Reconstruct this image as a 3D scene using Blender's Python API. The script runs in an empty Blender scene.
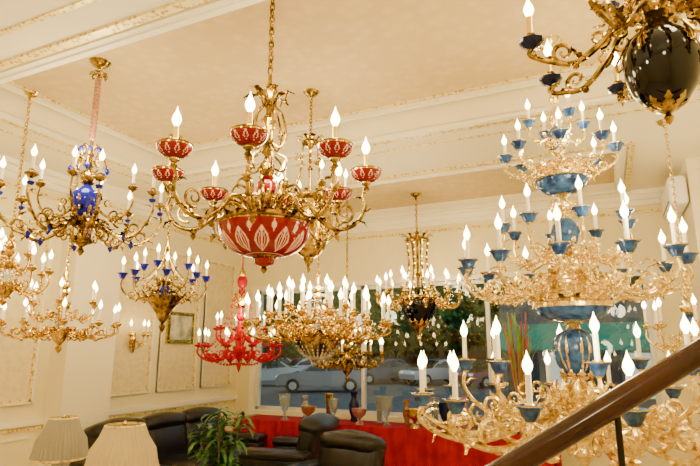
import bpy, math, random, bmesh
from mathutils import Vector, Matrix, noise
random.seed(7)
pi=math.pi
# ------------------------------------------------------------------ materials
def nt(name):
    m=bpy.data.materials.new(name); m.use_nodes=True
    n=m.node_tree; b=n.nodes['Principled BSDF']; return m,n,b
def mat(name,col,metal=0,rough=.5,emit=0,ecol=None,trans=0,ior=1.45,coat=0,spec=.5):
    m,n,b=nt(name)
    b.inputs['Base Color'].default_value=(*col,1); b.inputs['Metallic'].default_value=metal
    b.inputs['Roughness'].default_value=rough; b.inputs['Transmission Weight'].default_value=trans
    b.inputs['IOR'].default_value=ior; b.inputs['Coat Weight'].default_value=coat
    b.inputs['Specular IOR Level'].default_value=spec
    if emit:
        b.inputs['Emission Color'].default_value=(*(ecol or col),1); b.inputs['Emission Strength'].default_value=emit
    return m
def noisy(name,c1,c2,scale=20,metal=0,rough=.5,bump=.2,kind='noise',dist=.002,thr=(.35,.65),spec=.5):
    m,n,b=nt(name); N=n.nodes; L=n.links
    tc=N.new('ShaderNodeTexCoord')
    if kind=='voronoi':
        t=N.new('ShaderNodeTexVoronoi'); t.inputs['Scale'].default_value=scale; out=t.outputs['Distance']
    elif kind=='wave':
        t=N.new('ShaderNodeTexWave'); t.inputs['Scale'].default_value=scale; t.inputs['Distortion'].default_value=6; out=t.outputs['Fac']
    else:
        t=N.new('ShaderNodeTexNoise'); t.inputs['Scale'].default_value=scale; t.inputs['Detail'].default_value=4; out=t.outputs['Fac']
    L.new(tc.outputs['Object'],t.inputs['Vector'])
    r=N.new('ShaderNodeValToRGB'); r.color_ramp.elements[0].position=thr[0]; r.color_ramp.elements[1].position=thr[1]
    r.color_ramp.elements[0].color=(*c1,1); r.color_ramp.elements[1].color=(*c2,1)
    L.new(out,r.inputs['Fac']); L.new(r.outputs['Color'],b.inputs['Base Color'])
    b.inputs['Metallic'].default_value=metal; b.inputs['Roughness'].default_value=rough; b.inputs['Specular IOR Level'].default_value=spec
    if bump:
        bp=N.new('ShaderNodeBump'); bp.inputs['Strength'].default_value=bump; bp.inputs['Distance'].default_value=dist
        L.new(out,bp.inputs['Height']); L.new(bp.outputs['Normal'],b.inputs['Normal'])
    return m
BRASS=noisy('antique_brass',(.10,.062,.006),(.66,.44,.07),22,1,.16,.5)
GOLD=noisy('polished_gold',(.42,.27,.025),(1,.72,.14),30,1,.13,.3)
CGOLD=noisy('cream_gilt',(.62,.41,.06),(1,.84,.32),30,.8,.2,.3)
RUBY=mat('ruby_glass',(.24,.0,.003),0,.04,spec=.5)
CUT=mat('cut_frost_glass',(.88,.56,.50),0,.12,spec=.4)
RED=mat('red_enamel',(.42,.0,.003),0,.12,spec=.3)
BLUE=mat('cobalt_glass',(.002,.006,.32),0,.05,spec=.45)
SKYB=noisy('blue_porcelain',(.006,.024,.11),(.04,.13,.33),16,0,.12,0,spec=.4)
NAVY=mat('navy_glass',(.003,.008,.05),0,.05,spec=.5)
BLACK=mat('black_porcelain',(.001,.001,.003),0,.04,spec=.45)
WAX=mat('ivory_sleeve',(.94,.88,.68),0,.4,emit=.10,ecol=(1,.85,.55))
GWAX=mat('gold_sleeve',(.8,.56,.14),.85,.3)
BULB=mat('flame_bulb',(1,.9,.7),0,.3,emit=28,ecol=(1,.74,.34))
BULB.cycles.emission_sampling='NONE'
CRYS=mat('crystal',(.95,.95,.95),0,.02,trans=.8,ior=1.5)
ROPE=noisy('silk_sleeve',(.26,.10,.04),(.48,.24,.13),60,0,.6,.5)
# ------------------------------------------------------------------ mesh builder
def T(x,y,z): return Matrix.Translation((x,y,z))
def RZ(a): return Matrix.Rotation(a,4,'Z')
I4=Matrix.Identity(4)
class MB:
    def __init__(s): s.v=[];s.f=[];s.m=[];s.mats=[]
    def mi(s,m):
        if m not in s.mats: s.mats.append(m)
        return s.mats.index(m)
    def add(s,vs,fs,m,M=I4,ms=None):
        o=len(s.v); s.v+= [M@Vector(v) for v in vs]
        k=s.mi(m) if m else 0
        for i,f in enumerate(fs):
            s.f.append([o+a for a in f]); s.m.append(s.mi(ms[i]) if ms else k)
    def lathe(s,prof,m,M=I4,seg=14,fn=None,ribs=0,ra=0):
        vs=[];fs=[];ms=[]
        for (r,z) in prof:
            for j in range(seg):
                a=2*pi*j/seg; rr=max(r,.0004)*(1+ra*math.cos(ribs*a) if ribs else 1)
                vs.append((rr*math.cos(a),rr*math.sin(a),z))
        n=len(prof)
        for i in range(n-1):
            for j in range(seg):
                fs.append((i*seg+j,i*seg+(j+1)%seg,(i+1)*seg+(j+1)%seg,(i+1)*seg+j))
                ms.append(fn((i+.5)/(n-1),2*pi*(j+.5)/seg) if fn else m)
        s.add(vs,fs,m,M,ms)
    def tube(s,pts,rad,m,M=I4,seg=6,closed=False):
        P=[Vector(p) for p in pts]; n=len(P); vs=[];fs=[]
        up=None
        for i,p in enumerate(P):
            if closed: t=P[(i+1)%n]-P[i-1]
            else: t=P[min(i+1,n-1)]-P[max(i-1,0)]
            if t.length<1e-9: t=Vector((0,0,1))
            t.normalize()
            if up is None:
                up=Vector((0,1,0)) if abs(t.y)<.9 else Vector((1,0,0))
            x=t.cross(up)
            if x.length<1e-6: x=t.cross(Vector((1,0,.1)))
            x.normalize(); up=x.cross(t).normalized()
            r=rad(i/(n-1)) if callable(rad) else rad
            for j in range(seg):
                a=2*pi*j/seg; vs.append(p+x*(r*math.cos(a))+up*(r*math.sin(a)))
        for i in range(n if closed else n-1):
            for j in range(seg):
                k=(i+1)%n
                fs.append((i*seg+j,i*seg+(j+1)%seg,k*seg+(j+1)%seg,k*seg+j))
        if not closed:
            fs.append(tuple(range(seg))); fs.append(tuple((n-1)*seg+j for j in reversed(range(seg))))
        s.add(vs,fs,m,M)
    def box(s,x0,x1,y0,y1,z0,z1,m,M=I4):
        vs=[(x,y,z) for x in (x0,x1) for y in (y0,y1) for z in (z0,z1)]
        s.add(vs,[(0,1,3,2),(4,6,7,5),(0,4,5,1),(2,3,7,6),(0,2,6,4),(1,5,7,3)],m,M)
    def rbox(s,c,d,bev,m,M=I4,seg=3,puff=0):
        bm=bmesh.new(); bmesh.ops.create_cube(bm,size=1)
        for v in bm.verts: v.co=Vector((v.co.x*d[0],v.co.y*d[1],v.co.z*d[2]))
        if puff:
            bmesh.ops.subdivide_edges(bm,edges=bm.edges[:],cuts=5,use_grid_fill=True)
            for v in bm.verts:
                q=[abs(v.co[k]/(d[k]/2)) for k in range(3)]
                for k in range(3):
                    o=[q[a] for a in range(3) if a!=k]
                    v.co[k]*= 1+puff*((1-o[0]**2)*(1-o[1]**2))*(.12/ d[k] if d[k]>.12 else 1)-.10*max(0,o[0]*o[1])**6
        else:
            bmesh.ops.bevel(bm,geom=bm.edges[:],offset=bev,segments=seg,affect='EDGES',profile=.5)
        bm.verts.ensure_lookup_table()
        for i,v in enumerate(bm.verts): v.index=i
        s.add([v.co+Vector(c) for v in bm.verts],[[v.index for v in f.verts] for f in bm.faces],m,M); bm.free()
    def obj(s,name,loc=(0,0,0),rot=0,smooth=True,autos=None):
        me=bpy.data.meshes.new(name); me.from_pydata([tuple(v) for v in s.v],[],s.f)
        for m in s.mats: me.materials.append(m)
        me.polygons.foreach_set('material_index',s.m)
        bm=bmesh.new(); bm.from_mesh(me); bmesh.ops.recalc_face_normals(bm,faces=bm.faces); bm.to_mesh(me); bm.free()
        if smooth:
            me.polygons.foreach_set('use_smooth',[True]*len(me.polygons))
            me.set_sharp_from_angle(angle=math.radians(autos or 50))
        me.update()
        o=bpy.data.objects.new(name,me); bpy.context.collection.objects.link(o); o.location=loc; o.rotation_euler[2]=rot
        return o
def cat(p,n=5):
    P=[Vector(q) for q in p]; P=[2*P[0]-P[1]]+P+[2*P[-1]-P[-2]]; out=[]
    for i in range(1,len(P)-2):
        a,b,c,d=P[i-1:i+3]
        for k in range(n):
            t=k/n; out.append(.5*((2*b)+(c-a)*t+(2*a-5*b+4*c-d)*t*t+(3*b-a-3*c+d)*t**3))
    out.append(P[-2]); return out
def rz(p): return [(r,0,z) for r,z in p]
def spiral(c,R,a0,turns,n=16):
    return [(c[0]+R*(1-.82*i/n)*math.cos(a0+turns*2*pi*i/n),0,c[1]+R*(1-.82*i/n)*math.sin(a0+turns*2*pi*i/n)) for i in range(n+1)]
def leaf(mb,M,p,ang,ln,w,m,curl=1.4):
    x,z=p; n=7; vs=[];fs=[]
    for i in range(n+1):
        t=i/n; ww=w*(math.sin(pi*min(.97,t*.9+.08))**.7)*(1.3 if i%2 else .7)
        nx,nz=-math.sin(ang),math.cos(ang)
        vs+= [(x+nx*ww*.35,-ww,z+nz*ww*.35),(x,0,z),(x+nx*ww*.35,ww,z+nz*ww*.35)]
        x+=ln/n*math.cos(ang); z+=ln/n*math.sin(ang); ang+=curl/n
    for i in range(n):
        for k in (0,1): fs.append((i*3+k,i*3+k+1,i*3+k+4,i*3+k+3))
    mb.add(vs,fs,m,M)
def chain(mb,z0,z1,m,R=.022,r=.005,M=I4):
    z=z0; k=0
    while z<z1-.005:
        pts=[(R*.6*math.cos(a),0,z+R+R*1.25*math.sin(a)) for a in [2*pi*i/10 for i in range(10)]]
        mb.tube(pts,r,m,M@RZ(k*pi/2),5,closed=True); z+=R*1.75; k+=1
def canopy(mb,z,m,R=.08):
    mb.lathe([(0,z-R*.9),(R*.2,z-R*.8),(R*.3,z-R*.55),(R*.7,z-R*.4),(R*.9,z-R*.1),(R,z),(0,z)],m,I4,20)
def candle(mb,M,m,cup,cr,h=.11,sl=None,s=1,style='pan'):
    sl=sl or WAX
    if style=='pan':
        mb.lathe([(.005,-.012*s),(.012*s,0),(cr*.55,.006*s),(cr*.9,.02*s),(cr,.034*s),(cr*.96,.036*s),(cr*.5,.018*s),(0,.016*s)],cup,M,16,ribs=8,ra=.07)
    elif style=='tulip':
        fn=lambda t,a:(m if (t<.16 or .50<t<.68) else cup)
        mb.lathe([(.006,-.02*s),(.02*s,-.005*s),(.4*cr,.0),(.62*cr,.02*s),(.72*cr,.04*s),(cr,.052*s),(cr*1.05,.058*s),(cr*.9,.056*s),(.5*cr,.036*s),(0,.03*s)],cup,M,24,fn=fn,ribs=6,ra=.10)
    elif style=='ruby':
        def fn(t,a):
            if t>.93 : return m
            w=abs(math.sin(a*5)); e=.62*(1-abs(t-.55)/.30)
            return CUT if (e>0 and (abs(w-e)<.13 or w<.10)) else cup
        k=14; pr=[(cr*(.25+.75*math.sin(pi/2*i/k)**.9),.052*s*(i/k)**1.7) for i in range(k+1)]
        mb.lathe(pr,cup,M,100,fn=fn)
        mb.lathe([(cr,.052*s),(cr*1.04,.056*s),(cr*.98,.06*s),(cr*.7,.045*s),(0,.04*s)],m,M,28)
        mb.lathe([(.008,-.05*s),(.022,-.04*s),(.012,-.025*s),(.03,-.012*s),(cr*.3,.002)],m,M,14)
    b=.03*s
    mb.lathe([(.008*s,b-.02*s),(.02*s,b),(.014*s,b+.012*s),(.021*s,b+.028*s),(.017*s,b+.034*s),(0,b+.034*s)],m,M,12)
    z=b+.03*s
    mb.lathe([(.0125*s,z),(.0125*s,z+h),(.009*s,z+h),(0,z+h)],sl,M,10)
    q=z+h; s2=s*1.2
    mb.lathe([(.006*s2,q-.002),(.008*s2,q+.004*s2),(.0145*s2,q+.016*s2),(.0175*s2,q+.027*s2),(.015*s2,q+.040*s2),(.008*s2,q+.055*s2),(.003*s2,q+.068*s2),(0,q+.08*s2)],BULB,M,10)
def arm(mb,M,r0,z0,r1,z1,drop,m,th,fancy=1,lm=None,lw=1):
    lm=lm or m; L=r1-r0; zm=min(z0,z1)-drop
    pts=[(r0,z0),(r0+.15*L,z0+.3*drop),(r0+.36*L,(z0+zm)/2),(r0+.62*L,zm),(r0+.86*L,zm+.18*(z1-zm)),(r1*1.0+.02*L,zm+.6*(z1-zm)),(r1,z1)]
    P=cat(rz(pts),4); mb.tube(P,lambda t:th*(1.25-.6*t),m,M,6)
    R=.11*L
    mb.tube(spiral((r0+.40*L,zm+(.55*(max(z0,z1)-zm))),R*.9,-pi/2,-1.3,14),lambda t:th*(.8-.5*t),m,M,5)
    if fancy>=1:
        mb.tube(spiral((r0+.72*L,zm+R*1.0),R,-pi/2,1.35,14),lambda t:th*(.9-.55*t),m,M,5)
        leaf(mb,M,(r0+.1*L,z0+.2*drop),.9,.22*L,(.035*L+.008)*lw,lm,-2.2)
        leaf(mb,M,(r0+.5*L,zm+.1*drop),.1,.24*L,(.036*L+.008)*lw,lm,1.6)
        leaf(mb,M,(r0+.6*L,zm),-.9,.16*L,(.03*L+.006)*lw,lm,2.4)
        leaf(mb,M,(r0+.9*L,zm+.25*(z1-zm)),-.1,.14*L,(.028*L+.006)*lw,lm,2.2)
        leaf(mb,M,(r1,z1-.3*(z1-zm)),2.0,.14*L,(.03*L+.006)*lw,lm,1.8)
        mb.lathe([(0,-.02),(.013,-.012),(.017,0),(.013,.012),(0,.02)],lm,M@T(r0+.62*L,0,zm-.012),8)
    if fancy>=2:
        mb.tube(spiral((r0+.2*L,z0-.25*drop-R*.7),R*.8,pi/2,-1.3,12),lambda t:th*(.9-.5*t),m,M,5)
        leaf(mb,M,(r0+.3*L,z0),-1.2,.18*L,.035*L*lw,lm,2.0)
        leaf(mb,M,(r0+.78*L,zm+.1*drop),.9,.2*L,.03*L*lw,lm,-2.4)
def ring(mb,n,fn,off=0):
    for i in range(n): fn(RZ(off+2*pi*i/n),i)
def tier(mb,n,off,r0,z0,r1,z1,drop,m,th,cup,cr,fancy=1,lm=None,lw=1,**k):
    def f(M,i):
        arm(mb,M,r0,z0,r1,z1,drop,m,th,fancy,lm,lw); candle(mb,M@T(r1,0,z1),m,cup,cr,**k)
    ring(mb,n,f,off)
def leafcrown(mb,n,r,z,ang,ln,w,m,curl,off=0):
    ring(mb,n,lambda M,i:leaf(mb,M,(r,z),ang,ln,w,m,curl),off)
def beads(mb,p0,p1,sag,n,m,M=I4,s=.01):
    a=Vector(p0);b=Vector(p1)
    for i in range(n+1):
        t=i/n; p=a.lerp(b,t); p.z-=sag*4*t*(1-t)
        vs=[(s,0,0),(-s,0,0),(0,s,0),(0,-s,0),(0,0,s*1.2),(0,0,-s*1.2)]
        mb.add(vs,[(0,2,4),(2,1,4),(1,3,4),(3,0,4),(2,0,5),(1,2,5),(3,1,5),(0,3,5)],m,M@Matrix.Translation(p))
def lamp(name,loc,e,r=.12):
    l=bpy.data.lights.new(name,'POINT'); l.energy=e; l.color=(1,.84,.53); l.shadow_soft_size=r
    o=bpy.data.objects.new(name,l); bpy.context.collection.objects.link(o); o.location=loc; return o
# ------------------------------------------------------------------ chandeliers
def blue_glass():
    x,y=-3.80,2.99; z0=3.06; c=MB(); t=4.35-z0
    canopy(c,t,BRASS,.09); leafcrown(c,8,.03,t-.1,-.3,.07,.02,BRASS,-1.5)
    chain(c,.50,t-.06,BRASS,.02,.004)
    c.lathe([(.012,.56)]+[(.022+.006*(i%2),.56+.018*i) for i in range(1,32)]+[(.01,1.14)],ROPE,I4,10)
    c.lathe([(0,-.42),(.012,-.41),(.03,-.38),(.014,-.35),(.05,-.32),(.07,-.27),(.04,-.23),(.025,-.20),(.06,-.17),(.03,-.14),(.02,-.13)],BRASS,I4,18)
    c.lathe([(.02,-.14),(.05,-.10),(.09,-.02),(.108,.06),(.102,.10),(.05,.14),(.03,.17),(.03,.18)],BLUE,I4,24,ribs=12,ra=.05)
    c.lathe([(.03,.17),(.055,.19),(.02,.21),(.014,.3),(.035,.33),(.014,.36),(.014,.5),(0,.52)],BRASS,I4,14)
    leafcrown(c,8,.02,.19,.5,.12,.022,BRASS,1.8); leafcrown(c,10,.02,-.16,-.1,.14,.03,BRASS,1.9)
    leafcrown(c,8,.03,-.32,-.2,.12,.025,BRASS,2.2)
    def top(M,i):
        c.tube(cat(rz([(.015,.30),(.07,.27),(.13,.33),(.10,.41),(.05,.39),(.07,.35)]),4),.006,BRASS,M,5)
        c.tube(cat(rz([(.015,.40),(.06,.39),(.09,.46),(.06,.52),(.03,.49)]),4),.005,BRASS,M,5)
        c.lathe([(0,-.04),(.018,-.015),(.02,0),(.008,.02),(0,.022)],BLUE,M@T(.14,0,.31),8)
        c.lathe([(0,-.03),(.015,-.01),(.015,.005),(0,.02)],BLUE,M@T(.095,0,.47),8)
    ring(c,8,top)
    tier(c,8,.25,.05,-.18,.60,.05,.10,BRASS,.013,BRASS,.045,2,h=.10)
    tier(c,4,.6,.05,-.05,.36,.14,.06,BRASS,.010,BRASS,.04,1,h=.09)
    def dro(M,i):
        c.lathe([(0,-.05),(.02,-.02),(.022,0),(.005,.025),(0,.03)],BLUE,M@T(.38,0,-.28),8)
        c.lathe([(0,-.02),(.022,-.012),(.028,.01),(0,.02)],BLUE,M@T(.60,0,.01),8)
    ring(c,8,dro,.25)
    c.obj('blue_glass_chandelier',(x,y,z0)); 
blue_glass()
def ruby():
    x,y=-1.82,2.68; z0=2.55; c=MB(); t=4.35-z0
    canopy(c,t,BRASS,.09); chain(c,1.08,t-.05,BRASS,.026,.006)
    k=36
    def fn(tt,a):
        if tt>.97: return BRASS
        w=abs(math.sin(a*6)); v=abs(math.cos(a*6))
        e=.80*(1-((tt-.5)/.30)**2)
        if e>0 and (abs(w-e)<.09 or (w<.07) or abs(w-e*.5)<.05): return CUT
        e=.35*(1-abs(tt-.82)/.12)
        if e>0 and v<e: return CUT
        if .10<tt<.13: return CUT
        return RUBY
    pr=[(.05+.225*math.sin(pi/2*(i/k))**.8,-.105+.19*(1-math.cos(pi/2*i/k))) for i in range(k+1)]
    c.lathe(pr,RUBY,I4,300,fn=fn)
    c.lathe([(.27,.083),(.29,.095),(.285,.115),(.26,.12),(.2,.13),(.1,.155),(.06,.19),(.035,.2)],BRASS,I4,60,ribs=20,ra=.02)
    c.lathe([(0,-.21),(.012,-.2),(.022,-.18),(.01,-.165),(.035,-.145),(.05,-.125),(.055,-.10)],BRASS,I4,20)
    c.lathe([(.02,-.165),(.055,-.15),(.06,-.12),(.04,-.105)],RUBY,I4,24,ribs=12,ra=.05)
    leafcrown(c,20,.265,.10,1.3,.05,.02,BRASS,-2.0); leafcrown(c,10,.05,-.12,.1,.06,.016,BRASS,1.6)
    c.lathe([(.035,.19),(.05,.22),(.03,.24),(.025,.25)],BRASS,I4,16)
    c.lathe([(.03,.25),(.055,.28),(.064,.32),(.06,.345),(.035,.37)],RUBY,I4,40,fn=lambda tt,a:(CUT if .3<tt<.7 and math.sin(a*8)>.7 else RUBY))
    c.lathe([(.03,.37),(.05,.385),(.02,.41),(.016,.52),(.04,.55),(.018,.58),(.016,.70),(.035,.73),(.05,.76),(.02,.80),(.014,.95),(.03,.98),(.012,1.02),(.012,1.08)],BRASS,I4,14)
    leafcrown(c,8,.03,.39,.9,.11,.025,BRASS,1.6); leafcrown(c,8,.02,.20,.2,.13,.03,BRASS,2.0)
    def up(M,i):
        c.tube(cat(rz([(.02,.62),(.08,.58),(.115,.66),(.085,.80),(.04,.86),(.07,.95),(.11,.93),(.095,.89)]),4),lambda t:.009-.004*t,BRASS,M,6)
        leaf(c,M,(.03,.86),1.25,.18,.028,BRASS,-1.9); leaf(c,M,(.10,.66),.8,.09,.02,BRASS,2.0)
        c.tube(cat(rz([(.03,.45),(.10,.42),(.12,.50),(.06,.54)]),4),.007,BRASS,M,5)
    ring(c,6,up,.3)
    def f(M,i):
        r1=.61;z1=.36
        P=cat(rz([(.10,.16),(.17,.22),(.25,.22),(.33,.12),(.43,.06),(.54,.09),(.60,.19),(.59,.26),(r1,z1-.05)]),5)
        c.tube(P,lambda t:.017-.007*t,BRASS,M,8)
        c.tube(spiral((.48,.165),.062,-pi/2-.3,1.4,16),lambda t:.011-.006*t,BRASS,M,6)
        c.tube(spiral((.24,.15),.055,pi/2,-1.3,16),lambda t:.011-.006*t,BRASS,M,6)
        c.tube(cat(rz([(.16,.22),(.12,.31),(.18,.34),(.21,.29),(.18,.27)]),4),lambda t:.010-.005*t,BRASS,M,6)
        for (p,a,l,w,cu) in [((.14,.2),.9,.13,.026,-2.2),((.30,.16),-1.2,.11,.024,2.2),((.42,.06),-.6,.12,.026,2.4),((.52,.08),.9,.12,.024,-2.4),((.59,.17),-.2,.09,.022,2.4),((.60,.25),2.4,.08,.022,1.6),((.36,.1),1.0,.10,.022,1.7),((.59,.28),.6,.06,.02,1.6)]:
            leaf(c,M,p,a,l,w,BRASS,cu)
        c.lathe([(0,-.05),(.012,-.035),(.02,-.02),(.01,-.01),(.024,.005),(0,.03)],BRASS,M@T(.43,0,.04),10)
        candle(c,M@T(r1,0,z1),BRASS,RUBY,.095,h=.10,s=1.25,style='ruby',sl=GWAX)
    ring(c,8,f,.438)
    c.obj('ruby_glass_chandelier',(x,y,z0))
ruby()
def basket(name,x,y,ceil,ztop,zring,zbot,R,n,bowl,cr=.04,m=BRASS,ncand=6,rc=None):
    c=MB(); z0=zring; t=ceil-z0; a=ztop-z0; b=zbot-z0; rc=rc or R*1.3
    canopy(c,t,m,.08); chain(c,a+.04,t-.05,m,.02,.0045)
    c.lathe([(.0,a+.06),(.02,a+.05),(.03,a+.02),(R*.28,a),(R*.36,a-.03),(R*.30,a-.05),(.03,a-.04),(.02,a-.08),(0,a-.1)],m,I4,20)
    leafcrown(c,8,R*.28,a-.01,1.0,R*.4,R*.1,m,-1.8)
    c.lathe([(R*.97,-.03),(R*1.03,-.02),(R*1.0,0),(R*1.03,.025),(R*.97,.03),(R*.95,0),(R*.97,-.03)],m,I4,36)
    leafcrown(c,16,R,.02,1.3,R*.22,R*.08,m,-1.5)
    c.lathe([(R*.95,-.02)]+[(R*.95*math.cos(pi/2*i/8)**.8,-.02+(b*.8+.02)*math.sin(pi/2*i/8)) for i in range(1,8)]+[(.03,b*.8)],bowl,I4,36,ribs=18,ra=.015)
    c.lathe([(0,b),(.012,b+.01),(.022,b+.03),(.01,b+.05),(.04,b*.84),(.05,b*.78)],m,I4,14)
    def f(M,i):
        P=cat([(R*.33,0,a-.03),(R*.38,0,a*.6),(R*.6,0,a*.28),(R*.98,0,.02)],6)
        c.tube(P,.005,m,M,5)
        for p in P[1::2]:
            c.lathe([(0,-.014),(.010,0),(0,.014)],m,M@Matrix.Translation(p),6)
        leaf(c,M,(R*.36,a*.75),-.9,.1,.02,m,1.8)
    ring(c,n,f)
    c.lathe([(0,-.03),(.012,0),(.014,a*.5),(.03,a*.52),(.012,a*.56),(.012,a-.05)],m,I4,8)
    def g(M,i):
        arm(c,M,R*.95,-.02,rc,.05,.06,m,.009,1); candle(c,M@T(rc,0,.05),m,m,cr,h=.10)
    ring(c,ncand,g,.3)
    c.obj(name,(x,y,z0))
basket('gilt_basket_chandelier',-2.41,4.26,4.35,3.85,3.25,2.58,.24,6,GOLD,ncand=6,rc=.34)
def empire():
    x,y=-2.45,7.57; z0=2.63; c=MB(); t=4.2-z0
    canopy(c,t,BRASS,.09); chain(c,.95,t-.04,BRASS,.025,.006)
    a=.9
    c.lathe([(0,a+.06),(.03,a+.04),(.10,a),(.17,a-.02),(.19,a-.05),(.15,a-.07),(.03,a-.06)],BRASS,I4,24)
    leafcrown(c,10,.15,a-.02,1.1,.12,.03,BRASS,-1.7)
    def f(M,i):
        P=cat([(.17,0,a-.05),(.14,0,.55),(.17,0,.25),(.27,0,.02)],6); c.tube(P,.011,BRASS,M,5)
        for p in P[1::2]: c.lathe([(0,-.025),(.024,0),(0,.025)],GOLD,M@Matrix.Translation(p),6)
    ring(c,8,f)
    c.lathe([(0,0),(.02,.02),(.02,.3),(.05,.34),(.02,.38),(.018,a-.06)],BRASS,I4,10)
    c.lathe([(.26,-.02),(.29,0),(.28,.03),(.25,.03),(.24,0),(.26,-.02)],GOLD,I4,36)
    c.lathe([(.26,-.02),(.27,-.08),(.25,-.17),(.19,-.27),(.10,-.36),(.05,-.42)],BLACK,I4,36)
    c.lathe([(0,-.62),(.02,-.6),(.035,-.56),(.015,-.52),(.05,-.47),(.07,-.43),(.09,-.38)],GOLD,I4,16)
    leafcrown(c,12,.09,-.42,.5,.16,.03,GOLD,1.0); leafcrown(c,16,.27,-.03,1.4,.08,.03,GOLD,-1.5)
    tier(c,12,0,.26,-.08,.60,.02,.06,GOLD,.012,GOLD,.045,1,h=.13,s=1.2)
    tier(c,6,.26,.24,.0,.40,.12,.03,GOLD,.011,GOLD,.04,0,h=.13,s=1.2)
    c.obj('empire_bowl_chandelier',(x,y,z0))
empire()
def tiered(name,x,y,ceil,z0,tiers,top,bot,m,cup,ball,th=.011,h=.11,s=1.0,sl=None,extra=None,style='pan',cr=.04,fancy=1):
    c=MB(); t=ceil-z0
    canopy(c,t,m,.08); chain(c,top,t-.05,m,.022,.005)
    L=top-bot
    pr=[(0,0),(.02,.03),(.035,.07),(.015,.10),(.06,.16),(.085,.22),(.05,.28),(.025,.31)]
    c.lathe([(r,bot+z*L) for r,z in pr],m,I4,18)
    c.lathe([(r,bot+z*L) for r,z in [(.02,.30),(.06,.36),(.07,.42),(.03,.5)]],ball,I4,24,ribs=10,ra=.04)
    c.lathe([(r,bot+z*L) for r,z in [(.03,.5),(.05,.52),(.02,.55),(.016,.66),(.045,.7),(.05,.73),(.02,.77),(.014,.9),(.03,.94),(.01,1)]],m,I4,14)
    leafcrown(c,8,.03,bot+.5*L,.5,.13,.03,m,1.8); leafcrown(c,8,.03,bot+.2*L,.0,.14,.03,m,2.2); leafcrown(c,6,.02,bot+.75*L,.7,.12,.025,m,1.6)
    for (n,off,zz,r1,z1,drop) in tiers:
        tier(c,n,off,.04,zz,r1,z1,drop,m,th,cup,cr,fancy,h=h,s=s,sl=sl,style=style)
    if extra: extra(c)
    return c.obj(name,(x,y,z0))
def ex4(c):
    c.lathe([(0,-.40),(.03,-.38),(.12,-.33),(.22,-.24),(.27,-.16),(.29,-.13),(.26,-.12)],BRASS,I4,36,ribs=18,ra=.03)
    for k in range(24):
        M=RZ(k*2*pi/24); beads(c,(.29,0,-.13),(.05,0,-.36),.07,9,CRYS,M,.014)
        beads(c,(.06,0,.42),(.30,0,.12),.08,7,CRYS,M,.012)
tiered('gold_candle_chandelier',-2.96,5.46,4.1,2.17,[(16,0,-.1,.80,-.02,.06),(12,.2,.02,.56,.08,.05),(8,0,.15,.34,.18,.04)],.62,-.42,GOLD,GOLD,CRYS,h=.17,s=1.25,extra=ex4,cr=.05)
tiered('brass_scroll_chandelier',-3.30,6.95,4.2,1.78,[(10,0,-.05,.5,.04,.06),(6,.3,.1,.3,.2,.05)],.5,-.3,BRASS,BRASS,BRASS,h=.10,extra=None,fancy=2)
def ex6(c):
    c.lathe([(0,-.42),(.03,-.40),(.10,-.33),(.17,-.24),(.20,-.18),(.18,-.17)],BRASS,I4,28,ribs=14,ra=.03)
    for k in range(8):
        M=RZ(k*2*pi/8); c.tube(cat([(.02,0,.38),(.06,0,.2),(.20,0,.02),(.34,0,-.05)],5),.005,BRASS,M,5)
tiered('cobalt_cup_chandelier',-4.40,4.57,4.35,2.66,[(8,0,-.15,.44,0,.07),(4,.4,-.05,.25,.12,.04)],.45,-.58,BRASS,BLUE,BLUE,h=.09,extra=ex6,style='tulip',cr=.05)
tiered('gold_scroll_chandelier',-5.21,3.96,4.1,2.24,[(10,0,-.15,.56,-.10,.07),(6,.3,.02,.34,.12,.05)],.5,-.38,GOLD,GOLD,CRYS,h=.11,fancy=2)
tiered('gold_scroll_chandelier',-4.90,3.12,4.35,2.58,[(8,0,-.12,.34,0,.06),(5,.3,.05,.2,.14,.03)],.38,-.3,GOLD,GOLD,CRYS,h=.09,fancy=1)
tiered('gold_scroll_chandelier',.68,5.85,4.1,2.12,[(8,0,-.15,.36,-.03,.06)],.5,-.3,CGOLD,CGOLD,SKYB,h=.13,fancy=1)
def ex9(c):
    leafcrown(c,10,.04,.85,.9,.2,.035,RED,1.6); leafcrown(c,10,.04,.55,.6,.24,.04,GOLD,1.8); leafcrown(c,8,.03,.98,1.1,.16,.03,GOLD,1.4)
    for k in range(12):
        M=RZ(k*2*pi/12); beads(c,(.10,0,.75),(.42,0,.0),.12,12,RED,M,.014); beads(c,(.55,0,-.02),(.08,0,-.25),.10,10,RED,M,.014)
tiered('red_enamel_chandelier',-4.89,6.65,4.2,1.96,[(10,0,-.12,.58,-.02,.09),(6,.3,.1,.36,.22,.06)],1.1,-.38,RED,RED,RED,th=.018,h=.10,s=1.1,extra=ex9,cr=.06)
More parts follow.
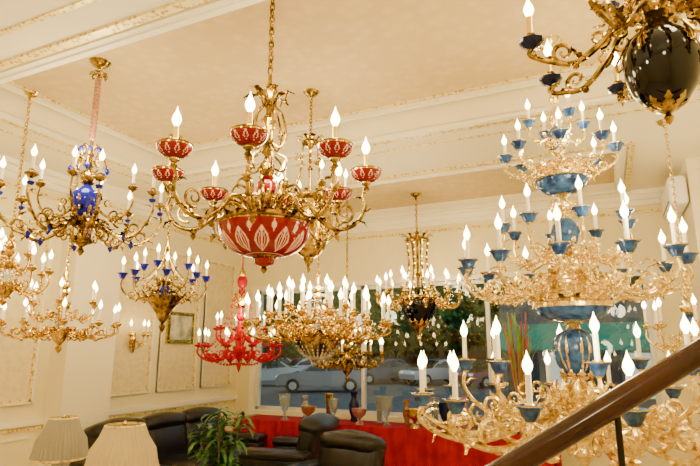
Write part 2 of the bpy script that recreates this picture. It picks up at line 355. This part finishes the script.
def giant():
    x,y=-.23,4.31; z0=2.5; c=MB(); t=4.35-z0
    canopy(c,t,CGOLD,.10); chain(c,1.35,t-.05,CGOLD,.025,.006)
    def st(p,m,seg=28,**k): c.lathe(p,m,I4,seg,**k)
    st([(.012,1.38),(.04,1.34),(.015,1.28),(.05,1.2),(.06,1.16),(.025,1.1)],CGOLD)
    st([(.02,1.12),(.06,1.08),(.085,1.02),(.05,.95),(.03,.92)],SKYB)
    st([(.03,.93),(.06,.9),(.03,.86),(.025,.78),(.05,.74),(.09,.72)],CGOLD)
    st([(.09,.72),(.19,.70),(.20,.68),(.17,.65)],CGOLD); st([(.195,.665),(.18,.62),(.11,.575),(.05,.56)],SKYB,40)
    st([(.06,.56),(.03,.53),(.025,.44),(.07,.40),(.04,.36)],CGOLD)
    st([(.03,.38),(.09,.32),(.11,.25),(.07,.17),(.04,.14)],SKYB); st([(.04,.15),(.09,.12),(.04,.06),(.04,-.05),(.09,-.1),(.15,-.14),(.12,-.2)],CGOLD)
    st([(.12,-.22),(.27,-.27),(.28,-.30)],CGOLD,40); st([(.27,-.29),(.24,-.35),(.13,-.39),(.06,-.40)],SKYB,40)
    st([(.07,-.39),(.04,-.42),(.05,-.45)],CGOLD)
    vp=[(.05,-.45),(.09,-.47),(.12,-.49),(.14,-.52),(.15,-.55),(.153,-.58),(.148,-.62),(.135,-.67),(.11,-.72),(.08,-.77),(.055,-.80),(.04,-.82)]
    st(vp,SKYB,96,fn=lambda t,a:CGOLD if (abs(abs(math.sin(a*3))-.55*(1-((t-.45)/.42)**2))<.10 and .05<t<.9) or .93<t else SKYB)
    st([(.04,-.81),(.09,-.84),(.05,-.88),(.05,-.98),(.12,-1.02),(.2,-1.08),(.16,-1.15),(.06,-1.2),(.05,-1.26),(.08,-1.3),(.03,-1.36),(0,-1.4)],CGOLD)
    for (n,r,z,a,l,w,cu) in [(10,.05,.93,.6,.12,.022,1.8),(12,.17,.70,1.2,.10,.025,-2.0),(12,.05,.40,.4,.14,.03,1.9),(12,.09,-.08,.5,.18,.035,1.8),(16,.24,-.25,1.2,.12,.03,-2.2),(10,.05,-.42,.5,.10,.025,1.9),(10,.05,-.80,-.2,.12,.03,2.4),(12,.1,-1.0,.4,.24,.04,1.9),(8,.02,1.3,.9,.12,.025,1.8)]:
        leafcrown(c,n,r,z,a,l,w,CGOLD,cu)
    kw=dict(style='tulip',lw=1.3)
    tier(c,8,.1,.04,.78,.40,.86,.06,CGOLD,.012,SKYB,.06,2,h=.09,**kw)
    tier(c,4,.5,.03,1.02,.22,1.10,.04,CGOLD,.009,SKYB,.05,1,h=.09,**kw)
    tier(c,8,.3,.06,.10,.45,.28,.08,CGOLD,.014,SKYB,.062,2,h=.12,s=1.1,**kw)
    tier(c,12,.0,.09,-.12,.76,-.02,.11,CGOLD,.018,SKYB,.068,2,h=.14,s=1.2,**kw)
    tier(c,8,.2,.10,-.98,.78,-.74,.08,CGOLD,.018,SKYB,.070,1,h=.16,s=1.3,**kw)
    tier(c,14,.05,.14,-1.08,1.12,-.97,.13,CGOLD,.022,SKYB,.074,2,h=.16,s=1.35,**kw)
    for k in range(12):
        M=RZ(k*2*pi/12+.1)
        beads(c,(.42,0,-.2),(.70,0,-.1),.08,8,CGOLD,M,.012)
        leaf(c,M,(.5,-.05),.8,.16,.03,CGOLD,-2.0)
    c.obj('blue_porcelain_tiered_chandelier',(x,y,z0))
giant()
def black():
    x,y=.29,2.36; z0=3.03; c=MB(); t=4.1-z0
    canopy(c,t,BRASS,.09); chain(c,.62,t-.05,BRASS,.026,.006)
    c.lathe([(.03,-.19),(.075,-.165),(.115,-.11),(.14,-.03),(.142,.03),(.125,.09),(.08,.14),(.05,.17),(.045,.2)],BLACK,I4,48)
    c.lathe([(0,-.26),(.012,-.25),(.02,-.23),(.01,-.215),(.03,-.2),(.05,-.18),(.03,-.17)],BRASS,I4,16)
    c.lathe([(.045,.19),(.075,.21),(.06,.24),(.03,.26),(.025,.34),(.05,.38),(.025,.42),(.02,.55),(.04,.58),(0,.64)],BRASS,I4,20)
    leafcrown(c,8,.03,-.2,.3,.08,.015,BRASS,1.0); leafcrown(c,10,.06,.2,.6,.10,.022,BRASS,1.8)
    def f(M,i):
        c.tube(cat(rz([(.06,.18),(.11,.14),(.15,.08),(.165,.05),(.16,.02),(.145,.03)]),4),.005,BRASS,M,6)
        leaf(c,M,(.148,.03),1.6,.10,.018,BRASS,.6)
    ring(c,5,f,.4)
    tier(c,8,.28,.05,.22,.50,.12,.08,BRASS,.014,NAVY,.052,2,h=.085,sl=GWAX,s=1.05)
    tier(c,4,.6,.05,.36,.28,.42,.05,BRASS,.010,NAVY,.05,1,h=.085,sl=GWAX)
    c.obj('black_vase_chandelier',(x,y,z0))
black()
c=MB(); c.rbox((.02,0,0),(.03,.09,.24),.012,GOLD); c.lathe([(0,-.2),(.02,-.17),(.03,-.13),(0,-.11)],GOLD,T(.03,0,0),12)
for a in (-.95,0,.95):
    M=T(.02,0,-.02)@RZ(a); arm(c,M,.01,0,.20,.06,.06,GOLD,.008,1); candle(c,M@T(.20,0,.06),GOLD,GOLD,.035,h=.09); beads(c,(.2,0,.05),(.02,0,-.1),.06,7,CRYS,M,.01)
c.obj('wall_sconce',(-6.285,5.95,2.05))
# ------------------------------------------------------------------ room
WALL=noisy('cream_wall_paint',(.83,.73,.40),(.86,.76,.43),6,0,.7,.05)
PANEL=noisy('damask_wallpaper',(.74,.61,.30),(.80,.67,.35),14,0,.7,.1,'voronoi')
SOFF=mat('ivory_soffit',(.86,.78,.52),0,.6)
TAN=noisy('tan_ceiling_paper',(.68,.52,.23),(.62,.46,.19),9,0,.7,.25,'voronoi',.004,(.15,.6))
TRIM=mat('white_moulding',(.92,.86,.64),0,.4)
GTRIM=noisy('gilt_ornament_band',(.45,.30,.03),(.90,.74,.28),26,.3,.4,.6,'voronoi',.006,(.2,.5))
FLOORM=noisy('beige_marble_tile',(.55,.42,.27),(.68,.55,.38),3,0,.15,0)
def abox(name,*b,m,sm=False):
    c=MB(); c.box(*b,m); return c.obj(name,smooth=sm)
X0,X1,Y0,Y1=-6.3,1.6,-2.0,8.5
abox('floor',X0-.2,X1+.2,Y0-.2,Y1+.2,-.12,0,m=FLOORM)
abox('wall_left',X0-.2,X0,Y0-.2,Y1+.2,0,4.6,m=WALL)
abox('wall_right',X1,X1+.2,Y0-.2,Y1+.2,0,4.6,m=WALL)
abox('wall_front',X0,X1,Y0-.2,Y0,0,4.6,m=WALL)
c=MB(); wx0,wx1,wz0,wz1=-5.9,.55,.86,2.98
c.box(X0,wx0,Y1,Y1+.2,0,4.6,WALL); c.box(wx1,X1,Y1,Y1+.2,0,4.6,WALL)
c.box(wx0,wx1,Y1,Y1+.2,0,wz0,WALL); c.box(wx0,wx1,Y1,Y1+.2,wz1,4.6,WALL); c.obj('wall_back',smooth=False)
t1=(-5.0,.7,2.54,5.0); t2=(-6.0,.25,6.48,8.2)
c=MB()
c.box(X0,X1,Y0,t1[2],4.1,4.6,SOFF); c.box(X0,t1[0],t1[2],t1[3],4.1,4.6,SOFF); c.box(t1[1],X1,t1[2],t1[3],4.1,4.6,SOFF)
c.box(X0,X1,t1[3],t2[2],4.1,4.6,SOFF); c.box(X0,t2[0],t2[2],t2[3],4.1,4.6,SOFF); c.box(t2[1],X1,t2[2],t2[3],4.1,4.6,SOFF)
c.box(X0,X1,t2[3],Y1,4.1,4.6,SOFF)
c.box(t1[0],t1[1],t1[2],t1[3],4.35,4.6,TAN); c.box(t2[0],t2[1],t2[2],t2[3],4.2,4.6,TAN)
c.obj('ceiling',smooth=False)
def frame(c,x0,x1,y0,y1,z0,z1,w,m):
    c.box(x0-w,x1+w,y0-w,y0,z0,z1,m); c.box(x0-w,x1+w,y1,y1+w,z0,z1,m)
    c.box(x0-w,x0,y0,y1,z0,z1,m); c.box(x1,x1+w,y0,y1,z0,z1,m)
k=1
for t,zt in ((t1,4.35),(t2,4.2)):
    c=MB(); frame(c,t[0],t[1],t[2],t[3],4.06,4.105,.05,TRIM); frame(c,t[0]-.05,t[1]+.05,t[2]-.05,t[3]+.05,4.075,4.105,.05,TRIM)
    frame(c,t[0]-.12,t[1]+.12,t[2]-.12,t[3]+.12,4.08,4.105,.07,GTRIM)
    if zt>4.3:
        frame(c,t[0]-.42,t[1]+.42,t[2]-.42,t[3]+.42,4.09,4.105,.04,GTRIM)
        frame(c,t[0]+.10,t[1]-.10,t[2]+.10,t[3]-.10,4.30,4.355,.04,TRIM)
        frame(c,t[0]+.14,t[1]-.14,t[2]+.14,t[3]-.14,4.335,4.355,-.03,GTRIM)
    c.obj('trim_%d'%k,smooth=False); k+=1
c=MB()
for (d,za,zb,m) in ((.16,4.04,4.1,TRIM),(.10,3.97,4.04,TRIM),(.05,3.90,3.97,TRIM),(.03,3.79,3.83,GTRIM)):
    c.box(X0,X0+d,Y0,Y1,za,zb,m); c.box(X0,X1,Y1-d,Y1,za,zb,m); c.box(X1-d,X1,Y0,Y1,za,zb,m)
c.obj('trim_3',smooth=False)
c=MB(); c.box(X0,X0+.04,Y0,Y1,1.03,1.10,TRIM); c.box(X0,X0+.025,Y0,Y1,.98,1.01,GTRIM); c.obj('trim_4',smooth=False)
for nm,b in (('baseboard_left',(X0,X0+.03,Y0,Y1,0,.15)),('baseboard_back',(X0+.03,1.0,Y1-.03,Y1,0,.15)),('baseboard_right',(X1-.03,X1,Y0,7.2,0,.15))):
    abox(nm,*b,m=TRIM)
c=MB()
for (ya,yb) in ((.4,1.7),(1.9,3.1),(3.3,4.5),(5.55,6.35),(6.5,7.35),(7.5,8.3)):
    for (za,zb) in ((1.28,3.45),):
        c.box(X0,X0+.006,ya,yb,za,zb,PANEL)
        for w,d,m in ((.05,.03,GTRIM),(.02,.04,TRIM)):
            c.box(X0,X0+d,ya,yb,za,za+w,m);c.box(X0,X0+d,ya,yb,zb-w,zb,m);c.box(X0,X0+d,ya,ya+w,za,zb,m);c.box(X0,X0+d,yb-w,yb,za,zb,m)
    c.box(X0,X0+.02,ya,yb,.25,.28,TRIM); c.box(X0,X0+.02,ya,yb,.88,.91,TRIM)
c.obj('trim_5',smooth=False)
c=MB(); c.box(-6.3,-6.0,4.68,5.4,0,4.1,SOFF); c.box(-6.3,-5.97,4.65,5.43,3.9,4.1,TRIM); c.box(-6.3,-5.98,4.66,5.42,3.8,3.83,GTRIM); c.box(-6.3,-5.98,4.66,5.42,0,.15,TRIM); c.obj('column',smooth=False)
c=MB(); c.box(1.0,1.6,7.2,8.5,0,4.1,SOFF); c.box(.995,1.6,7.19,8.5,3.98,4.1,TRIM); c.box(.995,1.6,7.19,8.5,0,.15,TRIM); c.obj('wall_return_right',smooth=False)
# window
ALU=mat('white_window_frame',(.75,.73,.68),.2,.4)
m,n,b=nt('window_glass'); N=n.nodes; tr=N.new('ShaderNodeBsdfTransparent'); tr.inputs[0].default_value=(.85,.92,.9,1); gl=N.new('ShaderNodeBsdfGlossy'); gl.inputs['Roughness'].default_value=.02
mx=N.new('ShaderNodeMixShader'); mx.inputs[0].default_value=.05; n.links.new(tr.outputs[0],mx.inputs[1]); n.links.new(gl.outputs[0],mx.inputs[2]); n.links.new(mx.outputs[0],N['Material Output'].inputs[0]); WG=m
c=MB()
c.box(wx0,wx1,8.56,8.64,wz0,wz0+.06,ALU); c.box(wx0,wx1,8.56,8.64,wz1-.06,wz1,ALU)
for xx in (wx0,-3.8,-1.7,.35+.14): c.box(xx,xx+.06,8.56,8.64,wz0,wz1,ALU)
c.box(wx0+.02,wx1-.02,8.595,8.605,wz0+.02,wz1-.02,WG)
for (za,zb) in ((wz0-.08,wz0),(wz1,wz1+.08)): c.box(wx0-.08,wx1+.08,8.46,8.5,za,zb,TRIM)
for (xa,xb) in ((wx0-.08,wx0),(wx1,wx1+.08)): c.box(xa,xb,8.46,8.5,wz0,wz1,TRIM)
c.obj('window_1',smooth=False)
c=MB(); ACW=mat('white_plastic',(.9,.88,.84),0,.3); DK=mat('dark_grille',(.08,.08,.08),0,.5)
c.rbox((.885,7.68,3.75),(.2,.94,.36),.05,ACW); c.box(.78,.80,7.28,8.08,3.61,3.64,DK); c.box(.778,.80,7.28,8.08,3.59,3.605,ACW); c.obj('air_conditioner')
c=MB(); PIC=noisy('landscape_painting',(.10,.16,.10),(.70,.62,.45),5,0,.5,0)
c.box(-6.29,-6.25,6.62,7.22,2.0,2.5,GOLD); c.box(-6.25,-6.245,6.68,7.16,2.06,2.44,PIC); c.obj('framed_painting',smooth=False)
# ------------------------------------------------------------------ furniture
LEATH=noisy('black_leather',(.004,.0035,.0035),(.012,.010,.010),40,0,.3,.3,spec=.35)
WOOD=noisy('dark_mahogany',(.05,.018,.010),(.13,.05,.025),9,0,.15,.1,'wave')
def sofa(name,loc,rot,W,seats,H=.95):
    c=MB(); D=.95
    c.rbox((0,0,.22),(W,D,.24),.05,LEATH)
    sw=(W-.44)/seats
    for i in range(seats):
        x=-W/2+.22+sw*(i+.5)
        c.rbox((x,-.07,.40),(sw-.01,.72,.18),.05,LEATH,puff=.8)
        M=T(x,.33,.68)@Matrix.Rotation(-.22,4,'X')
        c.rbox((0,0,0),(sw-.01,.24,H-.38),.06,LEATH,M,puff=1.0)
        c.rbox((0,.0,(H-.38)/2-.06),(sw-.02,.30,.17),.07,LEATH,M,puff=1.0)
    for sx in (-1,1):
        c.rbox((sx*(W/2-.12),-.02,.36),(.24,.93,.5),.09,LEATH); c.rbox((sx*(W/2-.12),-.03,.61),(.29,.92,.12),.055,LEATH)
    for sx in (-1,1):
        for sy in (-1,1): c.lathe([(.02,0),(.03,.1),(0,.1)],WOOD,T(sx*(W/2-.1),sy*.38,0),10)
    return c.obj(name,loc,rot)
sofa('black_leather_sofa',(-5.30,6.0,0),pi/2,2.7,3,1.0)
sofa('black_leather_armchair',(-4.0,6.72,0),-pi/2+.15,1.25,1,1.0)
sofa('black_leather_armchair',(-2.75,5.45,0),-.15,1.15,1,.92)
LEAFM=noisy('green_leaf',(.015,.07,.01),(.08,.24,.04),12,0,.4,0); POT=mat('white_ceramic_pot',(.8,.76,.68),0,.2); SOIL=mat('soil',(.05,.03,.02),0,.9); BARK=noisy('bark',(.10,.06,.03),(.2,.13,.07),30,0,.8,.4)
def plant(name,loc,H=1.25):
    c=MB(); c.lathe([(0,0),(.12,0),(.14,.03),(.18,.30),(.20,.34),(.18,.35),(.16,.32),(0,.31)],POT,I4,28); c.lathe([(.165,.32),(0,.325)],SOIL,I4,16)
    for s in range(9):
        a=random.random()*6.28; tilt=.06+.20*random.random(); hh=H*(.65+.27*random.random())
        P=cat([(.03*math.cos(a),.03*math.sin(a),.3),(tilt*.5*math.cos(a),tilt*.5*math.sin(a),.3+(hh-.3)*.5),(tilt*math.cos(a),tilt*math.sin(a),hh)],5); c.tube(P,.008,BARK,I4,5)
        for j in range(28):
            p=P[min(len(P)-1,3+int(random.random()*8))]; b=random.random()*6.28
            M=Matrix.Translation(p)@RZ(b); leaf(c,M,(0,0),.9-random.random()*1.2,.17+.09*random.random(),.024,LEAFM,-1.3)
    return c.obj(name,loc)
plant('potted_plant',(-4.05,5.25,0),1.36)
c=MB(); c.rbox((0,0,.76),(1.7,.42,.05),.015,WOOD); c.rbox((0,0,.68),(1.6,.36,.12),.01,WOOD)
for sx in (-1,1):
    for sy in (-1,1): c.lathe([(.02,0),(.03,.05),(.018,.12),(.035,.35),(.022,.5),(.035,.63)],WOOD,T(sx*.76,sy*.14,0),12)
c.obj('console_table',(-3.5,2.95,0))
SH1=mat('linen_shade',(.34,.31,.23),0,.8); SH2=mat('cream_pleated_shade',(.54,.43,.21),0,.8,emit=.05,ecol=(1,.75,.4))
def tlamp(loc,sh,rt,rb,m):
    c=MB(); 
    c.lathe([(0,0),(.09,0),(.09,.02),(.04,.04),(.03,.07),(.07,.14),(.085,.2),(.05,.28),(.02,.32),(.01,.36),(.01,.60),(0,.60)],m,I4,24)
    c.lathe([(rb,.33),(rb*.93,.38),(rb*.72+rt*.28,.46),(rt*.75+rb*.25,.54),(rt,.61)],sh,I4,160,ribs=40,ra=.022)
    c.lathe([(rb*1.01,.325),(rb*1.02,.335),(rb*.99,.34)],GTRIM,I4,48); c.lathe([(rt*.98,.605),(rt*1.03,.612),(rt*.98,.62)],GTRIM,I4,48)
    for k in range(3): c.tube([(0,0,.6),(rt*math.cos(k*2.09),rt*math.sin(k*2.09),.605)],.003,GOLD,I4,5)
    c.lathe([(0,.6),(.012,.61),(.015,.625),(0,.645)],GOLD,I4,10)
    return c.obj('table_lamp',loc)
tlamp((-3.06,2.9,.785),SH2,.13,.24,GOLD); tlamp((-3.80,3.0,.785),SH1,.10,.20,POT)
CLOTH=noisy('red_cloth',(.27,.001,.003),(.42,.004,.006),5,0,.8,.1,spec=.15)
c=MB(); ax0,ax1,ay0,ay1,ht=-5.60,-.75,7.55,8.15,.83
c.box(ax0,ax1,ay0,ay1,ht-.02,ht,CLOTH)
def skirt(p,q,nn):
    vs=[];fs=[];K=int((Vector(q)-Vector(p)).length/.018)
    for i in range(K+1):
        t=i/K; pt=Vector(p).lerp(Vector(q),t); w=.5+.5*math.sin(t*(Vector(q)-Vector(p)).length*2*pi/.16)
        for z,s in ((ht,0),(ht-.1,.5),(.02,1)): vs.append((pt.x+nn[0]*.05*w*s,pt.y+nn[1]*.05*w*s,z))
    for i in range(K):
        for k in (0,1): fs.append((i*3+k,i*3+3+k,i*3+4+k,i*3+1+k))
    c.add(vs,fs,CLOTH)
skirt((ax0,ay0,0),(ax1,ay0,0),(0,-1)); skirt((ax0,ay0,0),(ax0,ay1,0),(-1,0)); skirt((ax1,ay0,0),(ax1,ay1,0),(1,0)); skirt((ax0,ay1,0),(ax1,ay1,0),(0,.3))
c.obj('cloth_covered_table')
AMB=mat('amber_glass',(.45,.20,.08),0,.05,coat=1,trans=.4); SMK=mat('clear_cut_glass',(.6,.68,.68),0,.05,coat=1,trans=.75); PINK=mat('rose_glass',(.5,.22,.2),0,.05,coat=1,trans=.3)
shapes=[[(0,0),(.07,0),(.06,.015),(.02,.04),(.02,.10),(.06,.15),(.09,.25),(.11,.36),(.105,.36),(.08,.25),(0,.16)],
[(0,0),(.06,0),(.065,.02),(.05,.05),(.085,.15),(.09,.22),(.05,.30),(.05,.34),(.08,.40),(.075,.40),(.04,.33),(0,.3)],
[(0,0),(.08,0),(.07,.02),(.025,.05),(.03,.08),(.12,.14),(.15,.22),(.145,.22),(.1,.15),(0,.11)],
[(0,0),(.05,0),(.055,.01),(.06,.2),(.09,.38),(.085,.38),(.05,.2),(0,.02)]]
xx=-4.75
for i in range(16):
    c=MB(); c.lathe(shapes[i%4],[SMK,SMK,AMB,GOLD,SMK,NAVY,PINK][i%7],I4,28,ribs=10,ra=.04)
    s=.85+.3*random.random(); 
    o=c.obj('glass_vase',(xx,7.85+(.14 if i%2 else -.14),.83)); o.scale=(s*.8,s*.8,s); xx+=.215
c=MB(); c.lathe([(0,0),(.1,0),(.13,.15),(.12,.28),(.07,.36),(.08,.4),(.07,.4),(0,.3)],SKYB,I4,28)
RD=mat('red_reed',(.5,.06,.03),0,.6); GR=mat('green_reed',(.2,.35,.08),0,.6)
for i in range(26):
    a=random.random()*6.28; r=.05+.16*random.random(); h=1.1+.55*random.random()
    c.tube([(.03*math.cos(a),.03*math.sin(a),.35),(r*.6*math.cos(a),r*.6*math.sin(a),h*.6),(r*math.cos(a),r*math.sin(a),h)],.009,RD if i%2 else GR,I4,5)
    if i%2==0: leaf(c,RZ(a),(r,h-.3),1.2,.4,.02,GR,-.8)
c.obj('vase_with_reeds',(-1.15,7.85,.83))
# stair rail & stair
c=MB(); RAIL=noisy('polished_rail_wood',(.022,.004,.002),(.05,.012,.005),4,0,.14,.05,spec=.4)
A=Vector((-.95,1.32,1.18)); B=Vector((.95,2.20,2.33)); d=(B-A).normalized(); s=d.cross(Vector((0,0,1))).normalized(); u=s.cross(d)
sec=[(.036*math.cos(2*pi*i/20)*(1.1),.034*math.sin(2*pi*i/20)) for i in range(20)]
vs=[P+s*a+u*b2 for P in (A,B) for a,b2 in sec]; K=len(sec)
c.add(vs,[(i,(i+1)%K,K+(i+1)%K,K+i) for i in range(K)]+[tuple(range(K)),tuple(range(2*K-1,K-1,-1))],RAIL)
IRON=mat('dark_iron',(.03,.025,.02),.8,.4)
STEP=mat('stair_marble',(.6,.5,.38),0,.25)
n=9
for i in range(n):
    P=A.lerp(B,(i+.5)/n)
    if i%2==0:
        c.tube([P-Vector((0,0,.02)),P-Vector((0,0,.92))],.009,IRON,I4,8)
        c.lathe([(.009,-.04),(.02,-.02),(.022,0),(.02,.02),(.009,.04)],IRON,T(P.x,P.y,P.z-.45),8)
    h=P.z-.9; w=(B-A)/n; dx=abs(w.x)/2
    c.box(P.x-dx,P.x+dx,P.y-1.05,P.y+.06,max(0,h-.2),h,STEP)
c.obj('stair_railing')
# ------------------------------------------------------------------ outside
ASPH=noisy('asphalt',(.10,.10,.10),(.17,.17,.165),3,0,.8,0)
abox('street_ground',-70,60,8.75,90,-.25,-.12,m=ASPH)
FOL=noisy('tree_foliage',(.015,.09,.015),(.11,.30,.06),2,0,.6,0)
def tree_mesh():
    c=MB(); c.tube(cat([(0,0,0),(.1,.05,1.2),(-.05,0,2.6)],5),lambda t:.2-.09*t,BARK,I4,8)
    for k in range(6):
        a=k*1.05; c.tube([(0,0,1.6),(1.1*math.cos(a),1.1*math.sin(a),2.6),(1.9*math.cos(a),1.9*math.sin(a),3.6)],lambda t:.09-.06*t,BARK,I4,6)
    for i in range(3600):
        bl=[(0,0,3.8,2.0),(1.5,.4,3.0,1.5),(-1.5,.2,3.1,1.5),(.3,-1.5,2.9,1.5),(0,1.5,3,1.4),(.2,0,5.2,1.6)][i%6]
        v=Vector((random.gauss(0,1),random.gauss(0,1),random.gauss(0,1))).normalized()*bl[3]*(random.random()**.35)
        p=Vector(bl[:3])+Vector((v.x,v.y,v.z*.85)); q=Matrix.Rotation(random.random()*6,4,'X')@RZ(random.random()*6); sz=.18+.14*random.random()
        c.add([(-sz,0,0),(0,-sz*.5,0),(sz,0,0),(0,sz*.5,0)],[(0,1,2,3)],FOL,Matrix.Translation(p)@q)
    return c.obj('street_tree',(-60,60,-.12),smooth=False)
t0=tree_mesh(); first=True
for (x,y,s) in [(-39,43,1.3),(-34.5,41,1.2),(-30,42,1.3),(-26,40,1.2),(-22,42,1.3),(-18,40,1.1),(-14,42,1.3),(-10,40,1.2),(-6,42,1.2),(-2,40,1.2),(3,42,1.3),(-36,48,1.9),(-28,49,2.0),(-20,48,1.9),(-12,49,2.0),(-4,48,1.9),(4,49,1.8),(-14.5,20,.75),(-24.5,38.5,.8),(-20.5,38.5,.8),(-16.5,38.5,.8),(-12.5,38.5,.8)]:
    if first: o=t0; first=False
    else:
        o=bpy.data.objects.new('street_tree',t0.data); bpy.context.collection.objects.link(o)
    o.location=(x,y,-.12); o.scale=(s,s,s); o.rotation_euler[2]=random.random()*6
def car(loc,rot,col):
    P=mat('car_paint',col,.2,.2,coat=1); G=mat('car_glass',(.02,.03,.035),0,.05,coat=1); R=mat('tyre_rubber',(.02,.02,.02),0,.7); H=mat('car_lamp',(.9,.9,.85),0,.1,emit=.5)
    c=MB(); 
    prof=[(-2.2,.35),(-2.25,.65),(-2.1,.85),(-1.6,.93),(-1.0,.98),(-.35,1.42),(.2,1.5),(1.0,1.46),(1.65,1.05),(2.15,1.0),(2.25,.7),(2.2,.35)]
    def side(y,sc): return [(x,y*(1 if z<1.0 else .80),z) for x,z in prof]
    vs=side(-.88,1)+side(.88,1); K=len(prof)
    fs=[(i,(i+1)%K,K+(i+1)%K,K+i) for i in range(K)]+[tuple(range(K)),tuple(range(2*K-1,K-1,-1))]
    ms=[P]*len(fs); ms[4]=G; ms[7]=G
    c.add(vs,fs,P,I4,ms)
    for sy in (-1,1):
        for w in ([(-.85,1.02),(-.3,1.38),(.2,1.43),(.2,1.02)],[(.27,1.02),(.27,1.43),(.95,1.40),(1.45,1.05)]):
            vv=[(x,sy*(.885 if z<1.05 else .72),z) for x,z in w]; c.add(vv,[(0,1,2,3)],G)
        for x in (-1.4,1.4):
            M=T(x,sy*.8,.33)@Matrix.Rotation(pi/2,4,'X'); c.lathe([(0,-.1),(.2,-.1),(.33,-.09),(.33,.09),(.2,.1),(0,.1)],R,M,20); c.lathe([(0,-.115),(.19,-.11),(.19,.11),(0,.115)],ALU,M,16)
        c.rbox((-2.2,sy*.62,.72),(.08,.32,.14),.02,H)
    return c.obj('car',loc,rot,autos=30)
for (x,y,r,col) in [(-19.5,34,.9,(.75,.77,.8)),(-16.2,33,.9,(.5,.52,.55)),(-22.8,35,.9,(.55,.57,.6)),(-26.2,35,.9,(.08,.09,.12)),(-13,32.5,.9,(.12,.13,.15)),(-9.6,33,.9,(.7,.7,.7)),(-18.5,27.5,.5,(.8,.82,.85)),(-13.3,25,.5,(.30,.31,.35)),(-6,32,.9,(.35,.06,.05))]:
    car((x,y,-.12),r,col)
BLD=mat('building_facade',(.20,.21,.20),0,.8); TEAL=mat('teal_sign',(.01,.22,.16),0,.4,emit=.3,ecol=(.02,.5,.36)); BW=mat('building_window',(.05,.07,.09),0,.1); SG=mat('shopfront_light',(.9,.85,.7),0,.5,emit=.6)
c=MB(); c.box(-60,50,56,62,-.12,8,BLD)
for i in range(36):
    for j in range(3): c.box(-58+i*3,-56.3+i*3,55.9,56.0,1+j*2.4,2.4+j*2.4,BW)
c.obj('apartment_building',smooth=False)
c=MB(); c.box(-4.0,3.5,23,27,-.12,4.2,BLD); c.box(-4.1,3.6,22.8,23,1.9,2.9,TEAL)
for i in range(5): c.box(-3.8+i*1.45,-2.6+i*1.45,22.9,23.0,.2,1.8,SG if i%2 else BW)
c.obj('street_shop',smooth=False)
# ------------------------------------------------------------------ lights
w=bpy.data.worlds.new('world'); bpy.context.scene.world=w; w.use_nodes=True
bg=w.node_tree.nodes['Background']; bg.inputs[0].default_value=(.75,.88,1,1); bg.inputs[1].default_value=.8
E=36
for i,(x,y,z,e) in enumerate([(-3.8,2.99,3.45,1),(-1.82,2.68,3.15,1.1),(-2.41,4.26,3.5,.8),(-2.96,5.46,2.6,1.3),(-2.45,7.57,3.0,1),(-4.4,4.57,3.1,.7),(-5.21,3.96,2.75,.8),(-4.89,6.65,2.5,.7),(-.23,4.31,3.5,.9),(.1,3.75,2.75,.8),(-.23,3.5,1.95,.6),(.33,2.36,3.6,.8),(-2,.3,3.3,2.0),(-4.5,.8,3.3,1.7),(.3,.3,3.5,1.2),(.7,6.2,3.0,.8)]):  # entries close to the camera are added ambient fill; no chandelier hangs there
    lamp('chandelier_and_fill_light_%d'%i,(x+.12,y-.12,z),E*e,.15)
cam=bpy.data.cameras.new('camera'); co=bpy.data.objects.new('camera',cam); bpy.context.collection.objects.link(co)
cam.lens=28; cam.sensor_width=36; cam.clip_start=.05; cam.clip_end=300
co.location=(0,0,1.9); co.rotation_euler=(math.radians(90+12.14),0,math.radians(25.1)); bpy.context.scene.camera=co
